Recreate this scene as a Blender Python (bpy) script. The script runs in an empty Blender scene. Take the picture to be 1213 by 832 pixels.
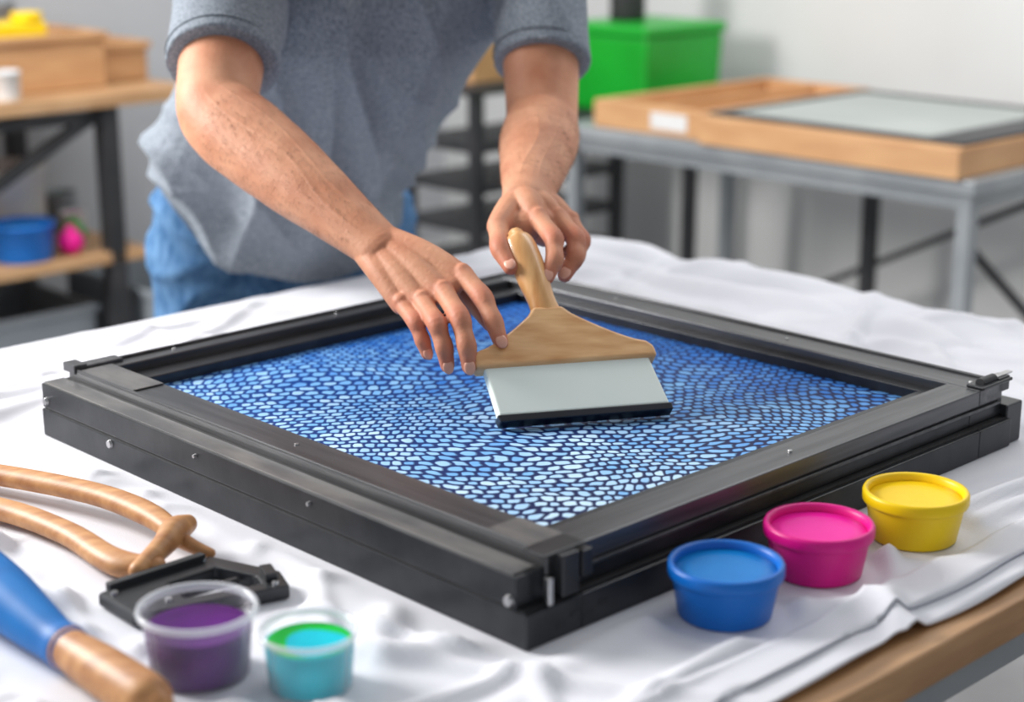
import bpy, bmesh, math, random
from mathutils import Vector, Matrix, noise
random.seed(7)
V = Vector
scene = bpy.context.scene
coll = scene.collection
A44 = math.radians(44)
ORG = V((0.02, 1.385, 0))

# ---------------------------------------------------------------- materials
def new_mat(name):
    m = bpy.data.materials.new(name); m.use_nodes = True
    nt = m.node_tree; b = nt.nodes['Principled BSDF']
    return m, nt, b
def col(c): return (c[0], c[1], c[2], 1)
def srgb(r, g, b):
    def f(x):
        x /= 255
        return x/12.92 if x <= .04045 else ((x+.055)/1.055)**2.4
    return (f(r), f(g), f(b))
def pmat(name, c1, c2=None, scale=8, stretch=(1,1,1), rough=.5, metal=0, bump=0, bscale=None, detail=4,
         spec=.5, trans=0, sss=0, coat=0, sheen=0, contrast=(.35,.65), rot=(0,0,0), attr=None, attrcol=None, bdist=.002):
    m, nt, b = new_mat(name)
    c2 = c2 or tuple(min(1, x*1.12) for x in c1)
    tc = nt.nodes.new('ShaderNodeTexCoord'); mp = nt.nodes.new('ShaderNodeMapping')
    mp.inputs['Scale'].default_value = stretch; mp.inputs['Rotation'].default_value = rot
    nt.links.new(tc.outputs['Object'], mp.inputs['Vector'])
    n = nt.nodes.new('ShaderNodeTexNoise'); n.inputs['Scale'].default_value = scale; n.inputs['Detail'].default_value = detail
    nt.links.new(mp.outputs[0], n.inputs['Vector'])
    r = nt.nodes.new('ShaderNodeValToRGB')
    r.color_ramp.elements[0].position = contrast[0]; r.color_ramp.elements[1].position = contrast[1]
    r.color_ramp.elements[0].color = col(c1); r.color_ramp.elements[1].color = col(c2)
    nt.links.new(n.outputs['Fac'], r.inputs[0])
    out = r.outputs[0]
    if attr:
        at = nt.nodes.new('ShaderNodeAttribute'); at.attribute_name = attr
        mx = nt.nodes.new('ShaderNodeMix'); mx.data_type = 'RGBA'; mx.inputs['B'].default_value = col(attrcol)
        nt.links.new(at.outputs['Fac'], mx.inputs['Factor']); nt.links.new(out, mx.inputs['A']); out = mx.outputs['Result']
    nt.links.new(out, b.inputs['Base Color'])
    b.inputs['Roughness'].default_value = rough; b.inputs['Metallic'].default_value = metal
    b.inputs['Specular IOR Level'].default_value = spec
    if trans: b.inputs['Transmission Weight'].default_value = trans
    if coat: b.inputs['Coat Weight'].default_value = coat; b.inputs['Coat Roughness'].default_value = .08
    if sheen: b.inputs['Sheen Weight'].default_value = sheen
    if sss:
        b.inputs['Subsurface Weight'].default_value = sss
        b.inputs['Subsurface Radius'].default_value = (.008, .003, .002); b.inputs['Subsurface Scale'].default_value = 1
    if bump:
        n2 = nt.nodes.new('ShaderNodeTexNoise'); n2.inputs['Scale'].default_value = bscale or scale*4; n2.inputs['Detail'].default_value = 3
        nt.links.new(mp.outputs[0], n2.inputs['Vector'])
        bp = nt.nodes.new('ShaderNodeBump'); bp.inputs['Strength'].default_value = bump; bp.inputs['Distance'].default_value = bdist
        nt.links.new(n2.outputs['Fac'], bp.inputs['Height']); nt.links.new(bp.outputs[0], b.inputs['Normal'])
    return m

M = {}
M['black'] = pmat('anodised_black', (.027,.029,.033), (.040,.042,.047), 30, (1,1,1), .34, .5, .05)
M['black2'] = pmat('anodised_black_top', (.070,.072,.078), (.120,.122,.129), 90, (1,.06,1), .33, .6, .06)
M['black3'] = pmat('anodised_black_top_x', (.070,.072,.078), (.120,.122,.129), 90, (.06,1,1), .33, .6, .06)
M['ledge'] = pmat('worn_channel', (.11,.11,.115), (.19,.185,.18), 40, (1,.3,1), .42, .5, .2)
M['deep'] = pmat('matte_black', (.012,.012,.014), (.02,.02,.022), 20, rough=.6)
M['steel'] = pmat('steel', (.42,.42,.43), (.55,.55,.56), 30, rough=.3, metal=1)
M['greymetal'] = pmat('painted_grey_metal', srgb(138,144,149), srgb(158,163,167), 5, rough=.4, metal=.2)
M['darkmetal'] = pmat('dark_metal', (.03,.032,.036), (.05,.05,.055), 10, rough=.5, metal=.3)
M['cloth'] = pmat('white_cotton', srgb(216,217,225), srgb(224,225,232), 6, rough=.9, bump=.25, bscale=700, sheen=.1)
M['maple'] = pmat('bench_wood', srgb(176,134,94), srgb(202,162,120), 5, (1,12,4), .5, 0, .1)
M['edgewood'] = pmat('table_wood', srgb(160,118,78), srgb(194,150,106), 4, (1.5,14,14), .5, 0, .1)
M['tray'] = pmat('tray_wood', srgb(190,142,98), srgb(206,160,114), 3, (2,2,10), .5)
M['toolwood'] = pmat('tool_wood', srgb(162,108,66), srgb(202,150,100), 14, (2.2,6,3), .46, 0, .08, 90, spec=.4, contrast=(.3,.7), rot=(0,0,.7))
M['skin'] = pmat('skin', srgb(184,122,92), srgb(214,158,126), 16, (1,1,1), .56, 0, .36, 190, 6, spec=.32, sss=.10, contrast=(.3,.7), attr='red', attrcol=srgb(186,102,80), bdist=.0014)
M['nail'] = pmat('nail', srgb(214,154,132), srgb(226,172,150), 60, rough=.3, spec=.4)
M['armhair'] = pmat('arm_hair', srgb(96,64,42), srgb(124,86,56), 60, rough=.5)
M['shirt'] = pmat('heather_jersey', srgb(94,103,114), srgb(156,163,172), 380, (1,1,.4), .95, 0, .12, 1200, 4, spec=.08, sheen=.05, contrast=(.30,.72))
M['seam'] = pmat('shirt_seam', srgb(84,92,101), srgb(96,104,113), 300, rough=.95)
M['jeans'] = pmat('denim', srgb(54,90,130), srgb(98,134,172), 60, (1,1,.4), .9, 0, .4, 700, spec=.1, contrast=(.3,.7))
M['hair'] = pmat('hair', srgb(50,34,22), srgb(86,60,40), 60, (1,1,.2), .5, 0, .6, 200)
M['shoe'] = pmat('shoe', srgb(60,60,64), srgb(80,80,84), 30, rough=.6)
M['lip'] = pmat('lip', srgb(176,100,88), srgb(190,112,98), 40, rough=.4)
M['eyew'] = pmat('eye_white', (.8,.8,.78), rough=.2)
M['eyei'] = pmat('iris', (.05,.07,.09), rough=.15)
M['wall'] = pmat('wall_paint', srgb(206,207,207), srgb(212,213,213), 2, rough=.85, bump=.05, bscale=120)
M['wall_shaded'] = pmat('wall_paint_shaded', srgb(186,188,192), srgb(194,196,200), 2, rough=.85, bump=.05, bscale=120)  # same wall paint, darker: the back wall's shade is put into the colour
M['floor'] = pmat('concrete', srgb(140,140,142), srgb(160,160,162), 3, rough=.6, bump=.1)
M['green'] = pmat('green_plastic', srgb(4,150,34), srgb(10,172,46), 3, rough=.4)
M['bluehandle'] = pmat('blue_rubber', srgb(2,92,164), srgb(10,114,190), 12, rough=.5, spec=.3)
M['blade'] = pmat('white_blade', srgb(238,248,238), srgb(246,252,245), 6, rough=.4, spec=.25)
M['navy'] = pmat('navy_rubber', srgb(14,17,28), srgb(20,25,38), 20, rough=.35)
M['white'] = pmat('white_plastic', srgb(215,215,215), rough=.4)
M['greyplastic'] = pmat('grey_plastic', srgb(136,143,150), srgb(150,157,164), 4, rough=.5)
M['panel'] = pmat('grey_panel', srgb(156,163,160), srgb(168,174,171), 3, rough=.45)
M['yellow'] = pmat('yellow_plastic', srgb(242,202,2), srgb(250,214,8), 5, rough=.38, spec=.4)
M['pink'] = pmat('magenta_plastic', srgb(216,6,130), srgb(228,14,142), 5, rough=.38, spec=.4)
M['blue'] = pmat('blue_plastic', srgb(0,100,192), srgb(4,112,204), 5, rough=.38, spec=.4)
M['ink_y'] = pmat('yellow_ink', srgb(240,200,8), srgb(250,212,22), 12, rough=.35, spec=.25)
M['ink_m'] = pmat('magenta_ink', srgb(230,14,150), srgb(238,30,164), 12, rough=.35, spec=.25)
M['ink_b'] = pmat('blue_ink', srgb(0,112,188), srgb(6,126,202), 12, rough=.35, spec=.25)
M['ink_p'] = pmat('purple_ink', srgb(66,0,92), srgb(94,4,122), 14, rough=.3, spec=.2)
M['ink_c'] = pmat('cyan_ink', srgb(0,176,200), srgb(10,204,222), 14, rough=.3, spec=.2)
M['ink_g'] = pmat('green_ink', srgb(4,180,50), srgb(12,206,74), 17, rough=.3, spec=.2)
def clear_mat():
    m, nt, b = new_mat('clear_plastic')
    n = nt.nodes.new('ShaderNodeTexNoise'); n.inputs['Scale'].default_value = 30
    r = nt.nodes.new('ShaderNodeMapRange'); r.inputs['To Min'].default_value = .015; r.inputs['To Max'].default_value = .03
    nt.links.new(n.outputs['Fac'], r.inputs['Value'])
    lw = nt.nodes.new('ShaderNodeLayerWeight'); lw.inputs['Blend'].default_value = .5
    pw = nt.nodes.new('ShaderNodeMath'); pw.operation = 'POWER'; pw.inputs[1].default_value = 4.5
    nt.links.new(lw.outputs['Facing'], pw.inputs[0])
    ad = nt.nodes.new('ShaderNodeMath'); ad.operation = 'MULTIPLY_ADD'; ad.inputs[1].default_value = .45
    nt.links.new(pw.outputs[0], ad.inputs[0]); nt.links.new(r.outputs[0], ad.inputs[2]); nt.links.new(ad.outputs[0], b.inputs['Alpha'])
    b.inputs['Base Color'].default_value = (.88,.90,.94,1); b.inputs['Roughness'].default_value = .08
    b.inputs['Specular IOR Level'].default_value = .8
    return m
M['clear'] = clear_mat()
def rim_mat():
    m, nt, b = new_mat('clear_plastic_rim')
    n = nt.nodes.new('ShaderNodeTexNoise'); n.inputs['Scale'].default_value = 40
    r = nt.nodes.new('ShaderNodeMapRange'); r.inputs['To Min'].default_value = .38; r.inputs['To Max'].default_value = .5
    nt.links.new(n.outputs['Fac'], r.inputs['Value']); nt.links.new(r.outputs[0], b.inputs['Alpha'])
    b.inputs['Base Color'].default_value = (.86,.89,.94,1); b.inputs['Roughness'].default_value = .1
    return m
M['rim'] = rim_mat()

def net_material():
    m, nt, b = new_mat('blue_screen_mesh')
    N = nt.nodes.new; L = nt.links.new
    def math_(op, a, bb=None, clamp=False):
        n = N('ShaderNodeMath'); n.operation = op; n.use_clamp = clamp
        for i, x in enumerate((a, bb)):
            if x is None: continue
            if isinstance(x, (int, float)): n.inputs[i].default_value = x
            else: L(x, n.inputs[i])
        return n.outputs[0]
    tc = N('ShaderNodeTexCoord')
    mp = N('ShaderNodeMapping'); mp.inputs['Rotation'].default_value = (0, 0, math.radians(40))
    L(tc.outputs['Object'], mp.inputs[0])
    nz = N('ShaderNodeTexNoise'); nz.inputs['Scale'].default_value = 3.6; nz.inputs['Detail'].default_value = 1.0
    L(mp.outputs[0], nz.inputs['Vector'])
    sub = N('ShaderNodeVectorMath'); sub.operation = 'SUBTRACT'; L(nz.outputs['Color'], sub.inputs[0]); sub.inputs[1].default_value = (.5,.5,.5)
    sc = N('ShaderNodeVectorMath'); sc.operation = 'SCALE'; L(sub.outputs[0], sc.inputs[0]); sc.inputs['Scale'].default_value = .14
    ad = N('ShaderNodeVectorMath'); ad.operation = 'ADD'; L(mp.outputs[0], ad.inputs[0]); L(sc.outputs[0], ad.inputs[1])
    nz2 = N('ShaderNodeTexNoise'); nz2.inputs['Scale'].default_value = 44; nz2.inputs['Detail'].default_value = 1
    L(mp.outputs[0], nz2.inputs['Vector'])
    sub2 = N('ShaderNodeVectorMath'); sub2.operation = 'SUBTRACT'; L(nz2.outputs['Color'], sub2.inputs[0]); sub2.inputs[1].default_value = (.5,.5,.5)
    sc2 = N('ShaderNodeVectorMath'); sc2.operation = 'SCALE'; L(sub2.outputs[0], sc2.inputs[0]); sc2.inputs['Scale'].default_value = .0120
    ad2 = N('ShaderNodeVectorMath'); ad2.operation = 'ADD'; L(ad.outputs[0], ad2.inputs[0]); L(sc2.outputs[0], ad2.inputs[1])
    sx = N('ShaderNodeSeparateXYZ'); L(ad2.outputs[0], sx.inputs[0])
    u = math_('DIVIDE', sx.outputs[0], .0152); v = math_('DIVIDE', sx.outputs[1], .0142)
    row = math_('FLOOR', v)
    par = math_('FLOORED_MODULO', row, 2.0)
    uu = math_('ADD', u, math_('MULTIPLY', par, .5))
    fx = math_('SUBTRACT', math_('FRACT', uu), .5); fy = math_('SUBTRACT', math_('FRACT', v), .5)
    px = math_('POWER', math_('ABSOLUTE', fx), 3.4); py = math_('POWER', math_('MULTIPLY', math_('ABSOLUTE', fy), 1.06), 3.4)
    d = math_('POWER', math_('ADD', px, py), 1/3.4)
    wn = N('ShaderNodeTexWhiteNoise'); cv = N('ShaderNodeCombineXYZ')
    L(math_('FLOOR', uu), cv.inputs[0]); L(row, cv.inputs[1]); L(cv.outputs[0], wn.inputs['Vector'])
    d = math_('ADD', d, math_('MULTIPLY', math_('SUBTRACT', wn.outputs['Value'], .5), .06))
    mr = N('ShaderNodeMapRange'); mr.inputs['From Min'].default_value = .32; mr.inputs['From Max'].default_value = .43
    L(d, mr.inputs['Value']); line = mr.outputs[0]
    sx2 = N('ShaderNodeSeparateXYZ'); L(tc.outputs['Object'], sx2.inputs[0])
    s = math_('ADD', math_('MULTIPLY', sx2.outputs[0], 1.05), math_('MULTIPLY', sx2.outputs[1], .42))
    n2 = N('ShaderNodeTexNoise'); n2.inputs['Scale'].default_value = 5; L(tc.outputs['Object'], n2.inputs['Vector'])
    g = math_('ADD', s, math_('MULTIPLY', math_('SUBTRACT', n2.outputs['Fac'], .5), 1.2))
    g = math_('MULTIPLY', g, 1.0, True)
    g2 = math_('ADD', g, math_('MULTIPLY', math_('SUBTRACT', wn.outputs['Value'], .5), .35), True)
    c = N('ShaderNodeValToRGB'); e = c.color_ramp.elements
    e[0].position = .08; e[0].color = col(srgb(190,220,246)); e[1].position = .95; e[1].color = col(srgb(46,120,208))
    k = e.new(.48); k.color = col(srgb(118,176,230))
    L(g2, c.inputs[0])
    lc = N('ShaderNodeMix'); lc.data_type = 'RGBA'
    lc.inputs['A'].default_value = col(srgb(14,72,156)); lc.inputs['B'].default_value = col(srgb(6,24,74))
    L(math_('MULTIPLY', math_('SUBTRACT', 1.0, sx2.outputs[1]), 1.15, True), lc.inputs['Factor'])
    mx = N('ShaderNodeMix'); mx.data_type = 'RGBA'; L(line, mx.inputs['Factor']); L(c.outputs[0], mx.inputs['A']); L(lc.outputs['Result'], mx.inputs['B'])
    L(mx.outputs['Result'], b.inputs['Base Color'])
    b.inputs['Roughness'].default_value = .5; b.inputs['Specular IOR Level'].default_value = .2
    bp = N('ShaderNodeBump'); bp.inputs['Strength'].default_value = .5; bp.inputs['Distance'].default_value = .002
    L(math_('SUBTRACT', 1.0, line), bp.inputs['Height']); L(bp.outputs[0], b.inputs['Normal'])
    return m
M['net'] = net_material()

# ---------------------------------------------------------------- helpers
def group(name, loc=(0,0,0), rz=0.0):
    o = bpy.data.objects.new(name, None); coll.objects.link(o)
    o.location = loc; o.rotation_euler = (0,0,rz); o.empty_display_size = .05
    return o
def local_group(name):
    return group(name, ORG, A44)
def mk(name, bm, mat, parent=None, smooth=False, bevel=0):
    bmesh.ops.recalc_face_normals(bm, faces=bm.faces)
    me = bpy.data.meshes.new(name); bm.to_mesh(me); bm.free()
    o = bpy.data.objects.new(name, me); coll.objects.link(o)
    for mm in (mat if isinstance(mat, (list, tuple)) else [mat]): me.materials.append(mm)
    if parent: o.parent = parent
    if smooth:
        for p in me.polygons: p.use_smooth = True
    if bevel:
        md = o.modifiers.new('bevel', 'BEVEL'); md.width = bevel; md.segments = 2; md.limit_method = 'ANGLE'
    return o
def add_box(bm, x0,x1,y0,y1,z0,z1, mi=0):
    vs = [bm.verts.new(p) for p in ((x0,y0,z0),(x1,y0,z0),(x1,y1,z0),(x0,y1,z0),(x0,y0,z1),(x1,y0,z1),(x1,y1,z1),(x0,y1,z1))]
    for f in ((3,2,1,0),(4,5,6,7),(0,1,5,4),(1,2,6,5),(2,3,7,6),(3,0,4,7)):
        bm.faces.new([vs[i] for i in f]).material_index = mi
def box(name, x0,x1,y0,y1,z0,z1, mat, parent=None, bevel=.001):
    bm = bmesh.new(); add_box(bm, x0,x1,y0,y1,z0,z1)
    return mk(name, bm, mat, parent, bevel=bevel)
def ring_frame(bm, x0,x1,y0,y1,z0,z1,w):
    wl, wr, wf, wb = w if isinstance(w, tuple) else (w,)*4
    add_box(bm, x0, x0+wl, y0, y1, z0, z1); add_box(bm, x1-wr, x1, y0, y1, z0, z1)
    add_box(bm, x0+wl, x1-wr, y0, y0+wf, z0, z1); add_box(bm, x0+wl, x1-wr, y1-wb, y1, z0, z1)
def lathe(name, prof, mat, parent=None, seg=64, loc=(0,0,0), smooth=True):
    bm = bmesh.new(); rings = []
    for r, z in prof:
        if r < 1e-6: rings.append([bm.verts.new((loc[0], loc[1], loc[2]+z))])
        else: rings.append([bm.verts.new((loc[0]+r*math.cos(2*math.pi*i/seg), loc[1]+r*math.sin(2*math.pi*i/seg), loc[2]+z)) for i in range(seg)])
    for a, b in zip(rings[:-1], rings[1:]):
        for i in range(seg):
            j = (i+1) % seg
            q = [a[i % len(a)], a[j % len(a)], b[j % len(b)], b[i % len(b)]]
            u = []
            for x in q:
                if x not in u: u.append(x)
            if len(u) > 2: bm.faces.new(u)
    return mk(name, bm, mat, parent, smooth)
def catmull(P, n):
    out = []
    for i in range(len(P)-1):
        p0 = P[max(i-1,0)]; p1 = P[i]; p2 = P[i+1]; p3 = P[min(i+2, len(P)-1)]
        for k in range(n):
            t = k/n
            out.append([.5*((2*b)+(-a+c)*t+(2*a-5*b+4*c-d)*t*t+(-a+3*b-3*c+d)*t**3) for a,b,c,d in zip(p0,p1,p2,p3)])
    out.append(list(P[-1])); return out
def add_tube(bm, pts, rad, seg=18, n=5, nrm=(0,0,1), cap=True):
    P = [list(p) + (list(r) if isinstance(r, (tuple, list)) else [r, r]) for p, r in zip(pts, rad)]
    Q = catmull(P, n) if len(P) > 1 else P
    C = [V(q[:3]) for q in Q]; R = [(q[3], q[4]) for q in Q]
    T = [((C[min(i+1,len(C)-1)] - C[max(i-1,0)]).normalized()) for i in range(len(C))]
    if cap:
        def ends(c, t, r, sgn):
            rr = min(r)
            return [(c + sgn*t*rr*math.sin(math.radians(a)), (r[0]*math.cos(math.radians(a)), r[1]*math.cos(math.radians(a)))) for a in (25,50,72)]
        a = ends(C[0], T[0], R[0], -1); b = ends(C[-1], T[-1], R[-1], 1)
        pole0 = C[0]-T[0]*min(R[0]); pole1 = C[-1]+T[-1]*min(R[-1])
        C = [x[0] for x in a[::-1]] + C + [x[0] for x in b]
        R = [x[1] for x in a[::-1]] + R + [x[1] for x in b]
        T = [T[0]]*3 + T + [T[-1]]*3
    else:
        pole0, pole1 = C[0], C[-1]
    Nn = V(nrm); prev = []
    for c, r, t in zip(C, R, T):
        Nn = (Nn - t*Nn.dot(t)).normalized(); B = t.cross(Nn)
        prev.append([bm.verts.new(c + B*r[0]*math.cos(2*math.pi*i/seg) + Nn*r[1]*math.sin(2*math.pi*i/seg)) for i in range(seg)])
    for a, b in zip(prev[:-1], prev[1:]):
        for i in range(seg):
            bm.faces.new((a[i], a[(i+1)%seg], b[(i+1)%seg], b[i]))
    for ring, pole in ((prev[0], pole0), (prev[-1], pole1)):
        pv = bm.verts.new(pole)
        for i in range(seg): bm.faces.new((ring[i], ring[(i+1)%seg], pv))
def tube(name, pts, rad, mat, parent=None, **k):
    bm = bmesh.new(); add_tube(bm, pts, rad, **k); return mk(name, bm, mat, parent, True)
def add_ellipsoid(bm, c, ax, mat3=None, seg=20):
    ret = bmesh.ops.create_uvsphere(bm, u_segments=seg, v_segments=seg//2, radius=1)
    R = mat3 or Matrix.Identity(3)
    for v in ret['verts']:
        v.co = R @ V((v.co.x*ax[0], v.co.y*ax[1], v.co.z*ax[2])) + V(c)
def bake(o):
    dg = bpy.context.evaluated_depsgraph_get(); dg.update()
    me = bpy.data.meshes.new_from_object(o.evaluated_get(dg))
    o.modifiers.clear(); o.data = me
    for p in me.polygons: p.use_smooth = True
    return me
def remesh(o, vox, smooth_it=4, fac=.5):
    md = o.modifiers.new('remesh', 'REMESH'); md.mode = 'VOXEL'; md.voxel_size = vox; md.use_smooth_shade = True
    s = o.modifiers.new('smooth', 'SMOOTH'); s.iterations = smooth_it; s.factor = fac
    return bake(o)
def beam(name, a, b, w, mat, parent):
    a = V(a); b = V(b); t = (b-a).normalized(); up = V((0,0,1)) if abs(t.z) < .9 else V((1,0,0))
    s = t.cross(up).normalized()*w/2; u = s.cross(t).normalized()*w/2
    bm = bmesh.new(); q = [[bm.verts.new(p+i*s+j*u) for i, j in ((1,1),(-1,1),(-1,-1),(1,-1))] for p in (a, b)]
    for i in range(4): bm.faces.new((q[0][i], q[0][(i+1)%4], q[1][(i+1)%4], q[1][i]))
    bm.faces.new(q[0]); bm.faces.new(q[1][::-1])
    return mk(name, bm, mat, parent, bevel=.001)

# ---------------------------------------------------------------- room
def room_box(name, x0,x1,y0,y1,z0,z1, mat):
    o = box(name, x0,x1,y0,y1,z0,z1, mat, None, 0); o.location = ORG; o.rotation_euler = (0,0,A44); return o
room_box('floor', -2.6, 3.3, -2.6, 3.8, -.1, 0, M['floor'])
room_box('wall_back', -2.6, 3.3, 3.7, 3.8, 0, 3.0, M['wall_shaded'])
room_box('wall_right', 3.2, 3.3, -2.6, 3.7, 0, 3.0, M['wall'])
room_box('baseboard_back', -2.6, 3.19, 3.685, 3.70, 0, .09, M['white'])
room_box('baseboard_right', 3.185, 3.2, -2.6, 3.685, 0, .09, M['white'])

# ---------------------------------------------------------------- main table
TX0, TX1, TY0, TY1 = -.80, 1.24, -.245, 1.215
tb = local_group('work_table')
box('wooden_top', TX0, TX1, TY0, TY1, .708, .747, M['edgewood'], tb, .003)
bm = bmesh.new(); ring_frame(bm, TX0+.03, TX1-.03, TY0+.03, TY1-.03, .655, .707, .03)
mk('steel_apron', bm, M['greymetal'], tb, bevel=.002)
for i, (x, y) in enumerate(((TX0+.03,TY0+.03),(TX1-.08,TY0+.03),(TX0+.03,TY1-.08),(TX1-.08,TY1-.08))):
    box('leg_%d'%(i+1), x, x+.05, y, y+.05, 0, .70, M['greymetal'], tb, .003)

ridges = []
for i in range(80):
    x = random.uniform(TX0, TX1); y = random.uniform(TY0, TY1); a = random.gauss(.2, .5) + (math.pi/2 if random.random() < .4 else 0)
    ridges.append((x, y, math.cos(a), math.sin(a), random.uniform(.12,.38), random.uniform(.008,.020), random.uniform(.006,.013)))
for cx, cy, ang, ln, w, hh in ((.62,-.10,.12,.30,.012,.012),(.72,-.15,-.05,.25,.010,.010),(.05,-.14,.25,.18,.012,.012),(-.15,.10,1.15,.20,.012,.011),(-.22,.42,1.3,.25,.014,.012),
        (-.12,.62,.5,.2,.010,.010),(-.15,.9,.3,.25,.014,.014),(.1,.98,.1,.3,.014,.014),(.5,.97,-.1,.3,.012,.012),(.95,.3,1.5,.3,.016,.014),(.92,.0,1.3,.25,.014,.014),(-.05,-.05,2.2,.12,.010,.010)):
    ridges.append((cx, cy, math.cos(ang), math.sin(ang), ln, w, hh))
Ri = Matrix.Rotation(-A44, 2)
def to_loc(wx, wy):
    d = Ri @ V((wx-ORG.x, wy-ORG.y)); return d
flat = [(to_loc(x, y), r) for x, y, r in ((.197,1.451,.058),(.300,1.543,.058),(.4166,1.636,.058),(-.266,1.330,.055),(-.169,1.306,.05),(-.30,1.486,.10),(-.335,1.56,.06),
        (-.383,1.333,.05),(-.32,1.27,.05),(-.45,1.40,.05),(-.52,1.48,.05),(-.60,1.56,.05),(-.68,1.65,.05),(-.54,1.68,.05),(-.45,1.61,.05),(-.40,1.55,.05),(-.446,1.70,.05),
        (-.55,1.77,.06),(-.62,1.71,.06),(-.64,1.80,.06),(-.71,1.75,.06),(-.72,1.82,.05),(-.80,1.78,.06),(-.38,1.64,.05))]
def cloth_h(x, y):
    h = 0
    for (cx, cy, dx, dy, ln, w, hh) in ridges:
        s = (x-cx)*dx + (y-cy)*dy
        if abs(s) > ln*2.2: continue
        t = -(x-cx)*dy + (y-cy)*dx + .02*math.sin(s*9)
        if abs(t) > w*3: continue
        h += hh*math.exp(-(s/ln)**2)*math.exp(-(t/w)**2)
    h = min(h, .018) + .007*(noise.noise(V((x*6, y*6, 0)))+.5)
    fx = max(-.02-x, x-.83, 0); fy = max(-.02-y, y-.86, 0)
    dd = math.hypot(fx, fy); m = min(1, dd/.045)
    for c, r in flat:
        q = math.hypot(x-c.x, y-c.y)
        m *= max(0, min(1, (q-r)/.022))
    h *= .02+.98*m*m*(3-2*m)
    m = max(0, min(1, (x-.88)/.22))
    h += m*(.036*abs(noise.noise(V((x*7, y*4, 3.1)))) + .011*abs(math.sin(x*30+2.5*noise.noise(V((x*3,y*5,9))))))
    mb = max(0, min(1, (y-1.00)/.12))*max(0, min(1, (1.20-y)/.05))
    h = h*(max(.25, min(1, (1.215-y)/.06)) if y > 1.1 else 1) + mb*.012*abs(noise.noise(V((x*6, y*12, 5.5))))
    return h
CZ = .7495
def cloth_grid(bm, p0, p1, q0, q1, nx, ny, zoff, edge_amp):
    g = []
    for i in range(nx+1):
        row = []
        for j in range(ny+1):
            p = p0+(p1-p0)*i/nx; q = q0+(q1-q0)*j/ny
            if j == 0: q += edge_amp*math.sin(p*11)+edge_amp*.6*math.sin(p*27+1)
            x, y = p, q; z = CZ + zoff + max(0, cloth_h(x, y))
            ex = p-(TX1+.008); ey = q-(TY1+.004)
            if ex > 0: x = TX1+.008+min(ex, .01)+.012*(1+math.sin(q*22+2*noise.noise(V((q*3,0,1)))))*min(1, ex*6); z = CZ+zoff+cloth_h(TX1, y)*max(0,1-ex*5)-max(0, ex-.008)
            if ey > 0: y = TY1+.004+min(ey, .004); z = min(z, CZ+zoff+cloth_h(x, TY1)*max(0,1-ey*5)-max(0, ey-.003))
            row.append(bm.verts.new((x, y, z)))
        g.append(row)
    for i in range(nx):
        for j in range(ny): bm.faces.new((g[i][j], g[i+1][j], g[i+1][j+1], g[i][j+1]))
bm = bmesh.new()
cloth_grid(bm, TX0, TX1+.32, -.222, TY1+.05, 360, 250, 0, .004)
cloth_grid(bm, TX0+.1, TX1-.02, -.196, -.152, 260, 8, .0045, .006)
cl = mk('tablecloth', bm, M['cloth'], None, True)
if cl.data.polygons[0].normal.z < 0: cl.data.flip_normals()
cl.location = ORG; cl.rotation_euler = (0,0,A44)
sd = cl.modifiers.new('thick', 'SOLIDIFY'); sd.thickness = .0022; sd.offset = 1

# ---------------------------------------------------------------- screen printing frame
fr = local_group('screen_printing_frame')
W_, H_ = .79, .83
Z0 = .7522
XL = -.018; YF = -.008
bm = bmesh.new(); ring_frame(bm, XL, W_, YF, H_, Z0, Z0+.034, .07); mk('base_lower', bm, M['black'], fr, bevel=.0015)
bm = bmesh.new(); ring_frame(bm, XL+.002, W_-.004, YF+.005, H_-.004, Z0+.034, Z0+.036, .06); mk('shadow_gap', bm, M['deep'], fr)
bm = bmesh.new(); ring_frame(bm, XL+.0006, W_-.002, YF+.014, H_-.002, Z0+.036, Z0+.066, .070); mk('base_upper', bm, M['black'], fr, bevel=.0015)
box('side_channel', XL+.003, .012, .012, H_-.004, Z0+.0655, Z0+.0675, M['ledge'], fr, .0006)
box('side_channel_groove', .0125, .0175, .01, H_-.006, Z0+.064, Z0+.0665, M['deep'], fr, 0)
zt = .830
iX0, iX1, iY0, iY1 = .066, .722, .048, .782
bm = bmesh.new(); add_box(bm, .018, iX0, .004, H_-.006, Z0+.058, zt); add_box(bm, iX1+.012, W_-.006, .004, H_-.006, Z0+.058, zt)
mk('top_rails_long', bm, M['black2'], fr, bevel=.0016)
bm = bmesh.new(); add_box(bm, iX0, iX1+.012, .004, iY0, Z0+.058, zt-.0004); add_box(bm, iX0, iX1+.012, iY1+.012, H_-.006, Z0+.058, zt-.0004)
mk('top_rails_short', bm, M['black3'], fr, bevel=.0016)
bm = bmesh.new(); add_box(bm, .0182, .0222, .01, H_-.012, zt-.0005, zt+.0022); add_box(bm, W_-.012, W_-.007, .01, H_-.012, zt-.0005, zt+.003)
add_box(bm, .024, W_-.012, H_-.013, H_-.008, zt-.0005, zt+.003)
mk('lip', bm, M['black2'], fr, bevel=.001)
box('front_bead', .03, W_-.01, .0025, .006, Z0+.052, Z0+.056, M['black2'], fr, .001)
bm = bmesh.new(); ring_frame(bm, iX0-.004, iX1+.0125, iY0-.004, iY1+.0125, .806, .818, .012); mk('inner_ledge', bm, M['black'], fr, bevel=.001)
bm = bmesh.new(); add_box(bm, .05, .76, .04, .80, Z0+.001, .801); mk('mesh_backing', bm, M['deep'], fr)
bm = bmesh.new(); nx = 60
g = [[bm.verts.new((iX0-.003+(iX1+.008-iX0)*i/nx, iY0-.003+(iY1+.008-iY0)*j/nx, .8050+.0006*noise.noise(V((i*.2,j*.2,0))))) for j in range(nx+1)] for i in range(nx+1)]
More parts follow.
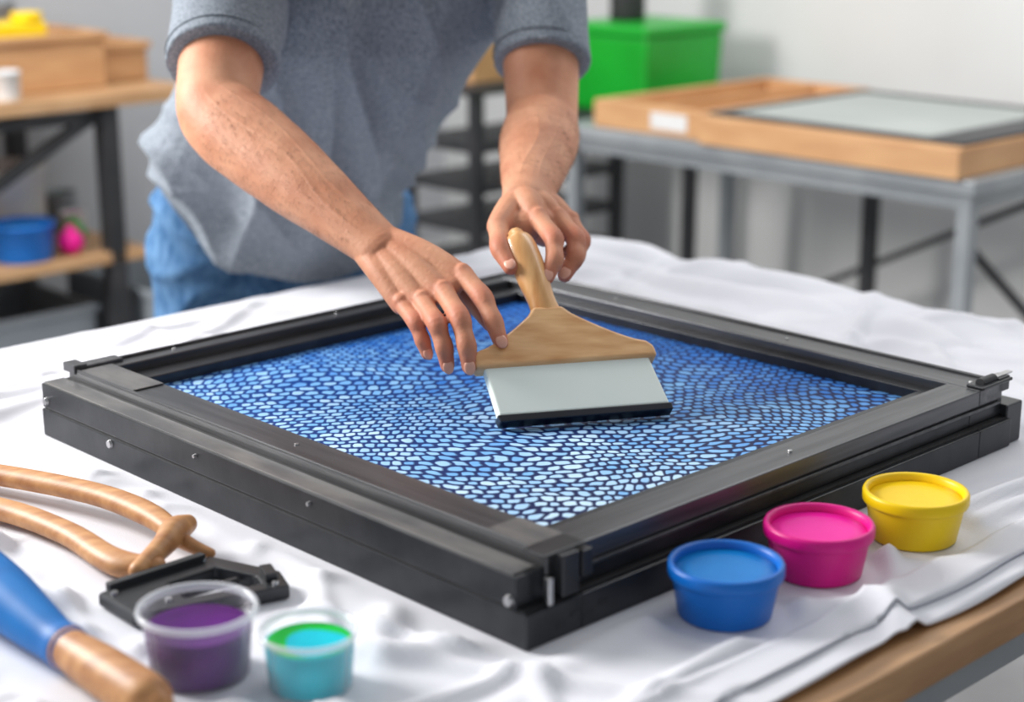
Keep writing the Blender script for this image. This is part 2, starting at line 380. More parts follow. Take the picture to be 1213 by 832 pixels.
for i in range(nx):
    for j in range(nx): bm.faces.new((g[i][j], g[i+1][j], g[i+1][j+1], g[i][j+1]))
mk('mesh_screen', bm, M['net'], fr, True)
box('corner_plate_left', .021, .064, .685, .80, zt+.0003, zt+.0022, M['ledge'], fr, .0008)
box('corner_plate_front', .021, .064, .012, .085, zt+.0003, zt+.0016, M['ledge'], fr, .0006)
bm = bmesh.new(); add_box(bm, .03,.085,.808,.828,zt-.002,zt+.004); add_box(bm, .016,.034,.806,.834,zt-.004,zt+.007); mk('hinge_left', bm, M['black2'], fr, bevel=.0015)
bm = bmesh.new(); add_box(bm, .735,.80,.0,.024,zt+.0,zt+.004); add_box(bm, .775,.80,.004,.02,zt-.012,zt+.006); mk('hinge_right', bm, M['black'], fr, bevel=.0015)
bm = bmesh.new(); add_box(bm, .778,.812,.008,.016,zt+.005,zt+.0075); mk('hinge_right_tab', bm, M['steel'], fr, bevel=.0008)
bm = bmesh.new(); bmesh.ops.create_cone(bm, cap_ends=True, segments=20, radius1=.006, radius2=.006, depth=.03)
for v in bm.verts: v.co = V((v.co.z+.76, v.co.x+.012, v.co.y+zt+.005))
mk('hinge_right_barrel', bm, M['darkmetal'], fr, bevel=.0006)
bm = bmesh.new(); add_box(bm, .008,.062,-.003,.026,zt+.0005,zt+.0035); add_box(bm, .024,.046,-.011,.006,Z0+.040,zt+.002); add_box(bm,.052,.066,-.008,.006,Z0+.050,zt-.002); mk('latch_front', bm, M['black'], fr, bevel=.0015)
box('latch_pin', .008, .014, -.010, -.003, Z0+.036, Z0+.062, M['steel'], fr, .001)
box('base_foot_right', W_-.005, W_+.03, -.004, .12, Z0, Z0+.05, M['black'], fr, .002)
def screw(name, c, axis, r, parent):
    bm = bmesh.new(); bmesh.ops.create_cone(bm, cap_ends=True, segments=24, radius1=r, radius2=r*.8, depth=.004)
    rot = V((0,0,1)).rotation_difference(V(axis)).to_matrix()
    for v in bm.verts: v.co = rot @ v.co + V(c)
    mk(name, bm, M['steel'], parent, bevel=.0004)
for i, (y, z, r) in enumerate(((.818,Z0+.045,.005),(.675,Z0+.026,.0055),(.014,Z0+.042,.0058),(.30,Z0+.055,.0025),(.50,Z0+.055,.0025))):
    screw('side_screw_%d'%(i+1), (XL-.001, y, z), (-1,0,0), r, fr)
for i, (x, y) in enumerate(((.03,.03),(.045,.79),(.76,.79),(.755,.03),(.16,.81),(.42,.81),(.62,.81),(.756,.3),(.756,.6),(.4,.026),(.043,.4))):
    screw('top_screw_%d'%(i+1), (x, y, zt-.0004), (0,0,1), .0028, fr)
for i in range(4): box('slot_%d'%(i+1), .02+i*.018, .031+i*.018, YF-.0006, YF+.001, Z0+.010+(i%2)*.006, Z0+.015+(i%2)*.006, M['deep'], fr, 0)

# ---------------------------------------------------------------- squeegee
sq = group('squeegee')
C0 = V((.085, 1.846, .8125)); Wv = V((-.171,.686,.707)).normalized(); Uv = V((.970,.242,0)).normalized(); Nv = Uv.cross(Wv).normalized()
if Nv.y > 0: Nv = -Nv
K = .15
def sp(u, w, t): return C0 + Wv*w + Uv*(u-K*w) + Nv*t
def slab(name, outline, t0, t1, mat, bevel, parent, seg=3):
    bm = bmesh.new()
    a = [bm.verts.new(sp(u, w, t0)) for u, w in outline]; b = [bm.verts.new(sp(u, w, t1)) for u, w in outline]
    n = len(outline); bm.faces.new(a); bm.faces.new(b[::-1])
    for i in range(n): bm.faces.new((a[i], a[(i+1)%n], b[(i+1)%n], b[i]))
    o = mk(name, bm, mat, parent, bevel=bevel); o.modifiers['bevel'].segments = seg
    return o
slab('rubber_edge', [(-.102,0),(.102,0),(.103,.009),(-.103,.009)], -.009, .0088, M['navy'], .0015, sq)
slab('blade', [(-.101,.008),(.101,.008),(.098,.076),(-.098,.076)], -.008, .008, M['blade'], .003, sq)
ol = [(-.108,.069),(.108,.069),(.1085,.084),(.102,.091)]
e1_, e2_ = .84, 1.12
for i in range(1, 10):
    t = i/10; ol.append((.102-(.102-.019)*(t**e1_), .091+(.140-.091)*(t**e2_)))
ol += [(.0175,.145),(-.0175,.145)]
for i in range(9, 0, -1):
    t = i/10; ol.append((-(.102-(.102-.019)*(t**e1_)), .091+(.140-.091)*(t**e2_)))
ol += [(-.102,.091),(-.1085,.084)]
gw = pmat('squeegee_head_wood', srgb(204,148,94), srgb(232,186,134), 6, (2,10,18), .34, coat=.15, bump=.05, contrast=(.3,.7))
hw = pmat('squeegee_handle_wood', srgb(196,136,78), srgb(230,180,122), 6, (14,3,3), .32, coat=.2, bump=.05, contrast=(.3,.7))
slab('wooden_head', ol, -.0125, .0125, gw, .005, sq, 4)
ws = [(.128,.0175,.012),(.143,.0178,.0125),(.160,.0165,.014),(.183,.0185,.0155),(.208,.0200,.0165),(.231,.0195,.016),(.246,.0165,.013),(.253,.010,.009)]
tube('wooden_handle', [sp(0,w,0) for w,_,_ in ws], [(a,b) for _,a,b in ws], hw, sq, seg=28, n=5, nrm=Nv)

# ---------------------------------------------------------------- ink pots
def pot(loc, mp, mi, name='ink_pot', R=.0530, H=.052):
    g_ = group(name, loc)
    prof = [(0,0),(R*.78,0),(R*.82,.002),(R*.93,H*.70),(R*.94,H*.74),(R*1.0,H*.76),(R*1.015,H*.80),(R*1.015,H*.95),(R*.99,H),(R*.93,H),(R*.895,H*.95),(R*.885,H*.84),(R*.8,.006),(0,.006)]
    lathe('pot', prof, mp, g_)
    p2 = [(0,.006),(R*.77,.007),(R*.882,H*.84),(R*.87,H*.855),(R*.6,H*.86),(R*.3,H*.855),(0,H*.86)]
    lathe('ink', p2, mi, g_)
    return g_
ZC = .7525
pot((.196,1.449,ZC), M['blue'], M['ink_b'])
pot((.298,1.547,ZC), M['pink'], M['ink_m'])
pot((.4126,1.637,ZC), M['yellow'], M['ink_y'])
def clear_cup(loc, R, H, fill, mi_side, mi_top):
    g_ = group('plastic_ink_cup', loc)
    rb = R*.84
    prof = [(0,0),(rb*.97,0),(rb,.002),(R*.93,H*.9),(R*.915,H*.9),(rb*.985,.003),(0,.002)]
    lathe('cup', prof, M['clear'], g_)
    lathe('cup_rim', [(R*.925,H*.895),(R*1.0,H*.905),(R*1.02,H*.95),(R*1.0,H),(R*.94,H),(R*.915,H*.95),(R*.925,H*.895)], M['rim'], g_)
    f = fill
    r1 = rb*.975+(R*.91-rb*.975)*f
    lathe('ink', [(0,.0025),(rb*.975,.0032),(r1-.0003,H*f),(r1-.002,H*f+.0004)], mi_side, g_)
    lathe('ink_surface', [(r1-.0015,H*f+.0003),(r1*.6,H*f+.0008),(0,H*f+.0008)], mi_top, g_)
    return g_, r1, H*f
clear_cup((-.266,1.328,ZC), .0510, .062, .70, M['ink_p'], M['ink_p'])
g_, r1, hf_ = clear_cup((-.169,1.303,ZC), .0420, .053, .78, M['ink_c'], M['ink_g'])
bm = bmesh.new(); n_ = 48; pv = bm.verts.new((.006,-.006,hf_+.0016)); rim = []
for i in range(n_):
    th = 2*math.pi*i/n_; rr_ = r1*(.70+.05*math.sin(3*th+1)); rim.append(bm.verts.new((.006+rr_*math.cos(th), -.0065+rr_*math.sin(th), hf_+.0010)))
for i in range(n_): bm.faces.new((pv, rim[i], rim[(i+1)%n_]))
mk('ink_pool', bm, M['ink_c'], g_, True)

# ---------------------------------------------------------------- wooden handled clamp
cp = group('wood_handled_clamp')
z = .7670
tube('handle_upper', [(-.80,1.79,z),(-.70,1.822,z+.002),(-.566,1.768,z+.006),(-.446,1.700,z+.010),(-.375,1.640,z+.010),(-.335,1.588,z+.008)],
     [(.012,.010),(.013,.011),(.0140,.0115),(.0140,.0115),(.0145,.0118),(.010,.009)], M['toolwood'], cp, seg=20)
tube('handle_lower', [(-.80,1.79,z),(-.68,1.738,z),(-.54,1.680,z),(-.4516,1.612,z),(-.40,1.552,z),(-.372,1.528,z),(-.342,1.520,z+.002)],
     [(.012,.010),(.013,.011),(.0140,.0115),(.0140,.0115),(.015,.012),(.0165,.012),(.011,.010)], M['toolwood'], cp, seg=20)
tube('knuckle', [(-.326,1.600,z+.014),(-.334,1.575,z+.016),(-.340,1.548,z+.012),(-.356,1.505,z+.004)], [.010,.0145,.0115,.009], M['toolwood'], cp, seg=20)
tube('spur', [(-.335,1.578,z+.010),(-.312,1.563,z+.004),(-.296,1.558,z)], [.009,.007,.005], M['toolwood'], cp)
for i, (a, b) in enumerate((((-.348,1.565,z+.012),(-.322,1.580,z+.012)), ((-.352,1.55,z+.009),(-.326,1.562,z+.009)))):
    tube('wrap_%d'%(i+1), [a, ((a[0]+b[0])/2, (a[1]+b[1])/2, a[2]+.013), b], [.003,.0035,.003], M['toolwood'], cp, n=8)
jaw = group('metal_jaw'); jaw.parent = cp
def ring_poly(bm, outer, inner, z0, z1):
    n = len(outer)
    vo0 = [bm.verts.new((x,y,z0)) for x,y in outer]; vo1 = [bm.verts.new((x,y,z1)) for x,y in outer]
    vi0 = [bm.verts.new((x,y,z0)) for x,y in inner]; vi1 = [bm.verts.new((x,y,z1)) for x,y in inner]
    for i in range(n):
        j = (i+1)%n
        bm.faces.new((vo1[i],vo1[j],vi1[j],vi1[i])); bm.faces.new((vo0[i],vi0[i],vi0[j],vo0[j]))
        bm.faces.new((vo0[i],vo0[j],vo1[j],vo1[i])); bm.faces.new((vi0[i],vi1[i],vi1[j],vi0[j]))
bm = bmesh.new()
O_ = [V((-.340,1.412)),V((-.208,1.480)),V((-.222,1.515)),V((-.296,1.552)),V((-.385,1.462))]
I_ = [V((-.300,1.452)),V((-.236,1.484)),V((-.244,1.503)),V((-.285,1.524)),V((-.322,1.487))]
ring_poly(bm, [tuple(p) for p in O_], [tuple(p) for p in I_], .7535, .767)
mk('jaw_plate', bm, M['black'], jaw, bevel=.003)
def lb_(p, q, w, z0, z1, m, nm):
    return beam(nm, (p[0],p[1],(z0+z1)/2), (q[0],q[1],(z0+z1)/2), w, m, jaw)
lb_((-.376,1.468),(-.300,1.542),.009,.766,.773,M['darkmetal'],'jaw_bar')
lb_((-.310,1.470),(-.262,1.508),.006,.757,.763,M['black'],'jaw_rib')
lb_((-.226,1.488),(-.236,1.512),.012,.764,.774,M['black'],'jaw_end')
for i, (x, y) in enumerate(((-.335,1.430),(-.368,1.460),(-.300,1.540),(-.222,1.484),(-.315,1.445))): screw('jaw_screw_%d'%(i+1), (x, y, .7676), (0,0,1), .004, jaw)

bh = group('blue_handled_brush')
a = V((-.380,1.330,.7755)); d = V((-.0797,.0865,0)).normalized(); z0 = V((0,0,1))
tube('blue_grip', [a+d*.42+z0*.012, a+d*.30+z0*.014, a+d*.19+z0*.013, a+d*.12+z0*.010, a+d*.06+z0*.004, a+d*.018, a+d*.0], [.022,.030,.0315,.029,.0235,.0195,.0205], M['bluehandle'], bh, seg=32)
tube('wood_handle', [a+d*.004, a-d*.006, a-d*.012, a-d*.05, a-d*.10, a-d*.135, a-d*.146], [.0195,.0195,.0178,.0205,.0215,.0205,.014], M['toolwood'], bh, seg=32)

# ---------------------------------------------------------------- person
man = group('man')
S_R = V((-.400,2.50,1.300)); E_R = V((-.390,2.251,1.104)); W_R = V((-.1656,2.028,.976))
S_L = V((.040,2.62,1.320)); E_L = V((.043,2.416,1.064)); W_L = V((.0197,2.123,1.019))
def finger(bm, pts, r0, nrm=(0,-.5,.8)):
    P = [V(p) for p in pts]; Q = []; R = []
    segs = [(P[i], P[i+1]) for i in range(len(P)-1)]
    Q.append(P[0]); R.append(r0*1.08)
    for i, (p, q) in enumerate(segs):
        Q.append(p.lerp(q, .5)); R.append(r0*(.97-.07*i))
        Q.append(q); R.append(r0*(1.05-.08*i) if i < len(segs)-1 else r0*.74)
    add_tube(bm, Q, R, seg=16, n=4, nrm=nrm)
def nail(tip, prev, back, r, parent, k=0):
    tip = V(tip); prev = V(prev); d = (tip-prev).normalized(); n = V(back); n = (n-d*n.dot(d)).normalized(); s = d.cross(n)
    Mx = Matrix((s, d, n)).transposed()
    bm = bmesh.new(); add_ellipsoid(bm, tip+d*.0005+n*(r*.62), (r*.56, r*.74, r*.18), Mx, 16)
    mk('nail_%d'%k, bm, M['nail'], parent, True)
RH = {'index':[(-.0584,1.9647,.9536),(-.0339,1.9276,.934),(-.021,1.903,.911),(-.0125,1.887,.890)],
      'middle':[(-.0808,1.9448,.938),(-.0595,1.8926,.918),(-.0515,1.8716,.891),(-.0487,1.8664,.868)],
      'ring':[(-.1055,1.9416,.9265),(-.0860,1.892,.911),(-.0775,1.8795,.887),(-.0740,1.878,.866)],
      'little':[(-.1300,1.9504,.921),(-.1115,1.9126,.9077),(-.1033,1.9018,.889),(-.0982,1.898,.8746)]}
thR = [(-.129,2.0155,.960),(-.0831,2.005,.9434),(-.0467,1.971,.921),(-.0243,1.934,.8998)]
RR = {'index':.0120,'middle':.0122,'ring':.0115,'little':.0100}
LH = {'index':[(.0316,2.0566,1.0033),(.0503,2.010,.9867),(.0507,1.984,.9666),(.0416,1.9697,.9485)],
      'middle':[(.0558,2.0763,.9995),(.0777,2.0398,.9805),(.0759,2.0139,.962),(.0634,1.9991,.9446)],
      'ring':[(.0724,2.1046,.9895),(.0863,2.0735,.9713),(.0793,2.0484,.9555),(.0665,2.035,.9427)],
      'little':[(.0747,2.134,.9837),(.0825,2.1087,.967),(.077,2.096,.958),(.067,2.084,.953)]}
thL = [(.0016,2.0997,1.0088),(-.017,2.0428,.9954),(-.0136,1.998,.9782),(-.0015,1.971,.9602)]
def build_arm(name, S, E, Wp, fingers, thumb, palm_off, back, k0, fat=1.0, extra=()):
    S = V(S); E = V(E); Wp = V(Wp); bm = bmesh.new()
    fd = (Wp-E).normalized(); ud = (E-S).normalized()
    pts = [S, S.lerp(E,.35), S.lerp(E,.7), E-ud*.012, E+fd*.035, E+fd*.085, E.lerp(Wp,.55), E.lerp(Wp,.8), Wp-fd*.012, Wp+fd*.012]
    rad = [(.062,.062),(.063,.061),(.058,.057),(.054,.053),(.0575,.053),(.0575,.052),(.050,.044),(.0395,.033),(.0335,.0255),(.032,.0230)]
    rad = [(r[0]*fat, r[1]*fat) for r in rad[:7]] + rad[7:]
    add_tube(bm, pts, rad, seg=28, n=4, nrm=back)
    bk = V(back).normalized(); lt = fd.cross(bk).normalized()
    for sgn, r_ in ((1,.024),(-1,.022)):
        add_tube(bm, [E-ud*.03+lt*sgn*.020+bk*.008, E+fd*.06+lt*sgn*.030+bk*.011, E+fd*.13+lt*sgn*.022+bk*.014, E.lerp(Wp,.72)+lt*sgn*.011+bk*.011],
                 [r_*.8, r_, r_*.85, r_*.45], seg=16, n=5, nrm=back)
    mc = [V(fingers[f][0]) for f in ('index','middle','ring','little')]
    side = (mc[0]-mc[3]).normalized(); pn = V(palm_off)
    rr = [.0158,.0158,.0150,.0140]
    for i, c in enumerate(mc):
        w = Wp + side*(.016-.0105*i)
        add_tube(bm, [w, w.lerp(c,.5)+pn*-.003, c-(c-w).normalized()*.002+pn*.003], [(.017,.0155),(.0165,.0155),(rr[i]*.90, rr[i]*.88)], seg=16, n=5, nrm=back)
    for i in range(3):
        m_ = (mc[i]+mc[i+1])/2 + pn*.0045; w = Wp + side*(.010-.0105*i) + pn*.003
        add_tube(bm, [w, w.lerp(m_,.5)+pn*.002, m_], [.0155,.0168,.0122], seg=14, n=4, nrm=back)
    for i, c in enumerate(mc): add_ellipsoid(bm, c - pn*.0030, (.0112,.0112,.0112), None, 14)
    for f, p in fingers.items(): finger(bm, p, RR[f], nrm=back)
    t = [V(x) for x in thumb]
    add_tube(bm, [Wp+side*.012+pn*.004, t[0], t[0].lerp(t[1],.6), t[1]], [.016,.0195,.0175,.0145], seg=16, n=5, nrm=back)
    add_tube(bm, [t[0].lerp(t[1],.5), (t[0].lerp(t[1],.7)+mc[0])/2+pn*.006, mc[0]+pn*.005], [.014,.0120,.011], seg=14, n=4, nrm=back)
    finger(bm, [t[1], t[2], t[3]], .0128, nrm=back)
    for c, r in extra: add_ellipsoid(bm, c, r, None, 18)
    vb = -pn
    for i in (0,1):
        w = Wp + side*(.008-.009*i) + vb*.018
        add_tube(bm, [w.lerp(mc[i]+vb*.012,.35)+vb*.002, w.lerp(mc[i]+vb*.012,.65)+vb*.002, mc[i]+vb*.009], [.0024,.0024,.003], seg=8, n=5, nrm=back)
    add_ellipsoid(bm, Wp - fd*.022 - side*.024 + bk*.012, (.010,.010,.010), None, 14)
    o = mk(name, bm, M['skin'], man, True)
    md = o.modifiers.new('remesh', 'REMESH'); md.mode = 'VOXEL'; md.voxel_size = .0016; md.use_smooth_shade = True
    vg_s = o.modifiers.new('smooth', 'SMOOTH'); vg_s.iterations = 6; vg_s.factor = .5
    me = bake(o)
    L_ = (Wp-E).length
    # extra relaxation of the upper forearm / elbow only (hand detail stays crisp)
    nv = len(me.vertices); P_ = [v.co.copy() for v in me.vertices]
    wgt = [0.0]*nv
    for i, c in enumerate(P_):
        s_ = (c-E).dot(fd); wgt[i] = max(0, min(1, (L_*.85-s_)/(L_*.25)))
    nb = [[] for _ in range(nv)]
    for e in me.edges:
        a_, b_ = e.vertices; nb[a_].append(b_); nb[b_].append(a_)
    act = [i for i in range(nv) if wgt[i] > 0]
    for _ in range(14):
        Q_ = {}
        for i in act:
            s = V((0,0,0))
            for j in nb[i]: s += P_[j]
            Q_[i] = P_[i].lerp(s/len(nb[i]), .7*wgt[i])
        for i, q in Q_.items(): P_[i] = q
    for v, c in zip(me.vertices, P_): v.co = c
    me.update()
    def vein(lat0, k, ph, s_, lat): return math.exp(-((lat-lat0-.006*math.sin(s_*k+ph))/.0022)**2)
    for v, n_ in zip(me.vertices, [v.normal.copy() for v in me.vertices]):
        s_ = (v.co-E).dot(fd)
        if 0 < s_ < L_:
            q = v.co - E - fd*s_; lat = q.dot(lt)
            env = math.sin(math.pi*min(1, s_/L_))
            dd_ = env*(.0009*noise.noise(v.co*28))
            if n_.dot(bk) > 0: dd_ += (env**.5)*.0008*(vein(.010,28,0,s_,lat)+vein(-.014,22,2,s_,lat))
            v.co += n_*dd_
    joints = []
    for f, p in fingers.items(): joints += [(V(p[0]),.011,.35),(V(p[1]),.012,.55),(V(p[2]),.010,.35),(V(p[3]),.011,.6)]
    joints += [(t[1],.013,.3),(t[2],.013,.5),(t[3],.012,.6)]
    at = me.attributes.new('red', 'FLOAT', 'POINT')
    hc = (mc[1]+Wp)/2
    vals = [0.0]*len(me.vertices)
    for i, v in enumerate(me.vertices):
        if (v.co-hc).length > .20: continue
        vals[i] = min(.6, sum(w*math.exp(-((v.co-c).length/(r*1.25))**2)*1.9 for c, r, w in joints))
    at.data.foreach_set('value', vals)
    for i, (f, p) in enumerate(fingers.items()): nail(p[-1], p[-2], back, RR[f], man, k0+i)
    nail(t[3], t[2], V(back)+side*.5, .0125, man, k0+5)
    cu = bpy.data.curves.new(name+'_hair', 'CURVE'); cu.dimensions = '3D'; cu.bevel_depth = .00011; cu.bevel_resolution = 0
    rnd = random.Random(k0); cnt = 0; nv = len(me.vertices)
    while cnt < 1200:
        v = me.vertices[rnd.randrange(nv)]; s_ = (v.co-E).dot(fd)
        if s_ < .03 or s_ > L_*.95 or v.normal.dot(bk) < -.15: continue
        dirn = (fd*rnd.uniform(.6,1) - side*rnd.uniform(-.1,.7) + v.normal*rnd.uniform(.10,.3)).normalized(); ln = rnd.uniform(.006,.013)
        s = cu.splines.new('POLY'); s.points.add(2)
        for k, (p_, rad_) in enumerate(((v.co,1),(v.co+dirn*ln*.5,.8),(v.co+dirn*ln-v.normal*ln*.10,.3))):
            s.points[k].co = (p_.x,p_.y,p_.z,1); s.points[k].radius = rad_
        cnt += 1
    cu.materials.append(M['armhair'])
    ho = bpy.data.objects.new(name+'_hair', cu); coll.objects.link(ho); ho.parent = man
    return o
build_arm('right_arm_and_hand', S_R, E_R, W_R, RH, thR, (.10,.25,-.95), (0,-.62,.78), 1)
build_arm('left_arm_and_hand', S_L, E_L, W_L, LH, thL, (-.25,.35,-.9), (.15,-.62,.76), 11, .95,
          [((.020,2.068,.992),(.030,.026,.020)), ((.045,2.075,.983),(.028,.030,.020))])

# --- shirt ---------------------------------------------------------------
def ring_loft(bm, rings, seg=40):
    allr = []
    for c, lat, fro, a, b, pw in rings:
        r = []
        for i in range(seg):
            th = 2*math.pi*i/seg; ct, st = math.cos(th), math.sin(th)
            e = 2/pw
            r.append(bm.verts.new(V(c)+lat*a*math.copysign(abs(ct)**e, ct)+fro*b*math.copysign(abs(st)**e, st)))
        allr.append(r)
    for p, q in zip(allr[:-1], allr[1:]):
        for i in range(seg): bm.faces.new((p[i], p[(i+1)%seg], q[(i+1)%seg], q[i]))
    bm.faces.new(allr[0][::-1]); bm.faces.new(allr[-1])
def rg(c, a, b, tilt, ang=18, roll=0, pw=2.3):
    an = math.radians(ang); t = math.radians(tilt)
    lat = V((math.cos(an), math.sin(an), -math.tan(math.radians(roll)))); F = V((math.sin(an), -math.cos(an), 0))
    return (V(c), lat, F*math.cos(t)-V((0,0,1))*math.sin(t), a, b, pw)
bm = bmesh.new()
ring_loft(bm, [rg((-.400,2.903,.890),.222,.194,47,24,7,2.0), rg((-.395,2.887,.910),.226,.186,46,24,6,2.05), rg((-.364,2.805,.978),.232,.155,38,21,3,2.1),
               rg((-.315,2.72,1.06),.236,.144,32,18), rg((-.27,2.67,1.135),.238,.141,29,18), rg((-.222,2.62,1.21),.236,.138,26,18),
               rg((-.190,2.59,1.27),.225,.125,24,17), rg((-.178,2.575,1.32),.195,.100,20,17), rg((-.168,2.565,1.352),.125,.080,18,17), rg((-.163,2.555,1.375),.075,.066,18,17,pw=2)])
def sleeve(bm, S, E, t, r0, r1, inner):
    S = V(S); E = V(E); a = V(inner)
    add_tube(bm, [a, S, S.lerp(E, t*.5), S.lerp(E, t*.90), S.lerp(E, t)], [r0*.9, r0, (r0+r1)/2, r1, r1*1.01], seg=32, n=5, cap=False, nrm=(1,0,0))
sleeve(bm, S_R, E_R, .72, .075, .076, (-.27,2.55,1.28))
sleeve(bm, S_L, E_L, .69, .068, .070, (-.06,2.62,1.30))
sh = mk('t_shirt', bm, M['shirt'], man, True)
me = remesh(sh, .0045, 2, .5)
def rid(p): return (1-abs(noise.noise(p)))**4
sle = [S_R.lerp(E_R,.72), S_L.lerp(E_L,.69)]
def shirt_fold(c):
    u = c.x*.951+c.y*.309; zz = c.z
    wv = noise.noise(c*3.0)*.35
    f = .026*(rid(V((u*6+wv, zz*1.8-u*1.5, 1.7)))-.4)
    f += .020*(rid(V(((u+zz*.7)*8, (zz-u*.7)*2.4, 4.2)))-.4)
    f += .016*(rid(V((u*3+2, zz*9+u*5, 8.1)))-.4)*max(0, min(1, (1.14-zz)/.2))
    k = min((c-s_).length for s_ in sle)
    lo_ = max(0, min(1, (zz-.76)/.08))
    return f*max(.12, min(1, (k-.07)/.12))*(.25+.75*lo_)
nr = [v.normal.copy() for v in me.vertices]
co = [v.co.copy() for v in me.vertices]
for v, n_, c in zip(me.vertices, nr, co):
    v.co = c + n_*shirt_fold(c)*1.15
me.update()
def seam(name, S, E, t, r):
    c = S.lerp(E, t); ax = (E-S).normalized(); n1 = (V((1,0,0))-ax*ax.x).normalized(); n2 = ax.cross(n1)
    cu = bpy.data.curves.new(name, 'CURVE'); cu.dimensions = '3D'; cu.bevel_depth = .0009; cu.bevel_resolution = 2
    s = cu.splines.new('POLY'); s.points.add(63); s.use_cyclic_u = True
    for i in range(64):
        th = 2*math.pi*i/64; p = c+(n1*math.cos(th)+n2*math.sin(th))*r; s.points[i].co = (p.x,p.y,p.z,1)
    cu.materials.append(M['seam']); o = bpy.data.objects.new(name, cu); coll.objects.link(o); o.parent = man
seam('sleeve_seam_right', S_R, E_R, .66, .0758); seam('sleeve_seam_left', S_L, E_L, .63, .0698)
# --- jeans ---------------------------------------------------------------
bm = bmesh.new()
ring_loft(bm, [rg((-.405,2.975,.70),.15,.11,0,26), rg((-.405,2.970,.80),.20,.116,0,26), rg((-.405,2.965,.86),.212,.120,10,26), rg((-.390,2.935,.94),.20,.115,20,22), rg((-.37,2.885,1.0),.17,.10,25,18)])
add_tube(bm, [(-.515,2.915,.88),(-.535,2.920,.74),(-.54,2.97,.50),(-.54,3.02,.28),(-.545,3.06,.10)], [.106,.105,.080,.066,.060], seg=24, nrm=(0,1,0))
add_tube(bm, [(-.295,3.05,.88),(-.265,3.07,.74),(-.240,3.09,.50),(-.20,3.11,.28),(-.19,3.14,.10)], [.100,.098,.078,.066,.060], seg=24, nrm=(0,1,0))
jn = mk('jeans', bm, M['jeans'], man, True); me = remesh(jn, .008, 3)
for v, n_ in zip(me.vertices, [v.normal.copy() for v in me.vertices]):
    v.co += n_*.012*(rid(V((v.co.x*7, v.co.y*7, v.co.z*13)))-.7)
bm = bmesh.new()
add_tube(bm, [(-.545,3.10,.045),(-.53,3.03,.045),(-.515,2.90,.035)], [(.040,.042),(.045,.044),(.045,.030)], seg=20, nrm=(0,0,1))
add_tube(bm, [(-.195,3.18,.045),(-.18,3.11,.045),(-.16,2.98,.035)], [(.040,.042),(.045,.044),(.045,.030)], seg=20, nrm=(0,0,1))
mk('shoes', bm, M['shoe'], man, True)
# --- head & neck ----------------------------------------------------------
HC = V((-.11,2.44,1.555)); hf = V((.28,-.72,-.60)).normalized(); hl = V((.93,.36,0)).normalized(); hu = hl.cross(hf).normalized()
if hu.z < 0: hu = -hu
HM = Matrix((hl, hf, hu)).transposed()
def hp(x, y, z_): return HC + hl*x + hf*y + hu*z_
bm = bmesh.new()
add_tube(bm, [(-.168,2.58,1.33),(-.155,2.545,1.40),(-.135,2.49,1.47)], [.062,.057,.056], seg=24, nrm=(1,0,0))
add_ellipsoid(bm, hp(0,-.012,.03), (.076,.095,.088), HM, 32); add_ellipsoid(bm, hp(0,.018,-.035), (.060,.072,.075), HM, 32)
add_ellipsoid(bm, hp(0,.060,-.088), (.030,.024,.022), HM, 16)
add_tube(bm, [hp(0,.088,.012), hp(0,.100,-.012), hp(0,.110,-.028)], [.007,.009,.012], seg=14)
add_ellipsoid(bm, hp(.013,.098,-.030), (.007,.008,.006), HM, 12); add_ellipsoid(bm, hp(-.013,.098,-.030), (.007,.008,.006), HM, 12)
for s_ in (-1, 1):
    add_ellipsoid(bm, hp(.078*s_,-.005,-.005), (.008,.018,.030), HM, 16)
    add_tube(bm, [hp(.012*s_,.088,.026), hp(.032*s_,.084,.030), hp(.050*s_,.070,.024)], [.006,.007,.005], seg=12)
hd = mk('head_and_neck', bm, M['skin'], man, True); remesh(hd, .004, 4)
bm = bmesh.new(); add_ellipsoid(bm, hp(0,-.024,.042), (.083,.098,.090), HM, 32)
for v in bm.verts: v.co += (v.co-HC).normalized()*.006*noise.noise(v.co*40)
mk('hair', bm, M['hair'], man, True)
for i, s_ in enumerate((-1, 1)):
    bm = bmesh.new(); add_ellipsoid(bm, hp(.031*s_,.077,.006), (.0125,.0125,.0115), HM, 20); mk('eye_%d'%(i+1), bm, M['eyew'], man, True)
    bm = bmesh.new(); add_ellipsoid(bm, hp(.031*s_,.0865,.004), (.0055,.0045,.0055), HM, 16); mk('iris_%d'%(i+1), bm, M['eyei'], man, True)
    tube('brow_%d'%(i+1), [hp(.015*s_,.094,.034), hp(.034*s_,.090,.040), hp(.052*s_,.074,.032)], [(.003,.003)]*3, M['hair'], man)
tube('mouth', [hp(-.024,.080,-.060), hp(0,.092,-.060), hp(.024,.080,-.060)], [.003,.0055,.003], M['lip'], man)

# ---------------------------------------------------------------- right background table
rt = local_group('steel_side_table')
box('table_top', 2.27, 3.06, .94, 2.20, .735, .768, M['greymetal'], rt, .004)
bm = bmesh.new(); ring_frame(bm, 2.29, 3.04, .96, 2.18, .70, .735, .025); mk('rim', bm, M['greymetal'], rt, bevel=.002)
for i, (x, y, m_) in enumerate(((2.285,.955,'greymetal'),(2.285,2.15,'greymetal'),(2.90,2.12,'greymetal'),(2.90,1.62,'darkmetal'),(3.0,.955,'greymetal'))):
    box('leg_%d'%(i+1), x, x+.036, y, y+.036, 0, .735, M[m_], rt, .002)
beam('brace_1', (2.92,2.12,.12), (2.92,.98,.70), .018, M['darkmetal'], rt)
beam('brace_2', (2.31,.975,.62), (3.0,.975,.12), .018, M['darkmetal'], rt)
beam('stretcher', (2.92,2.12,.15), (2.92,.98,.15), .02, M['darkmetal'], rt)
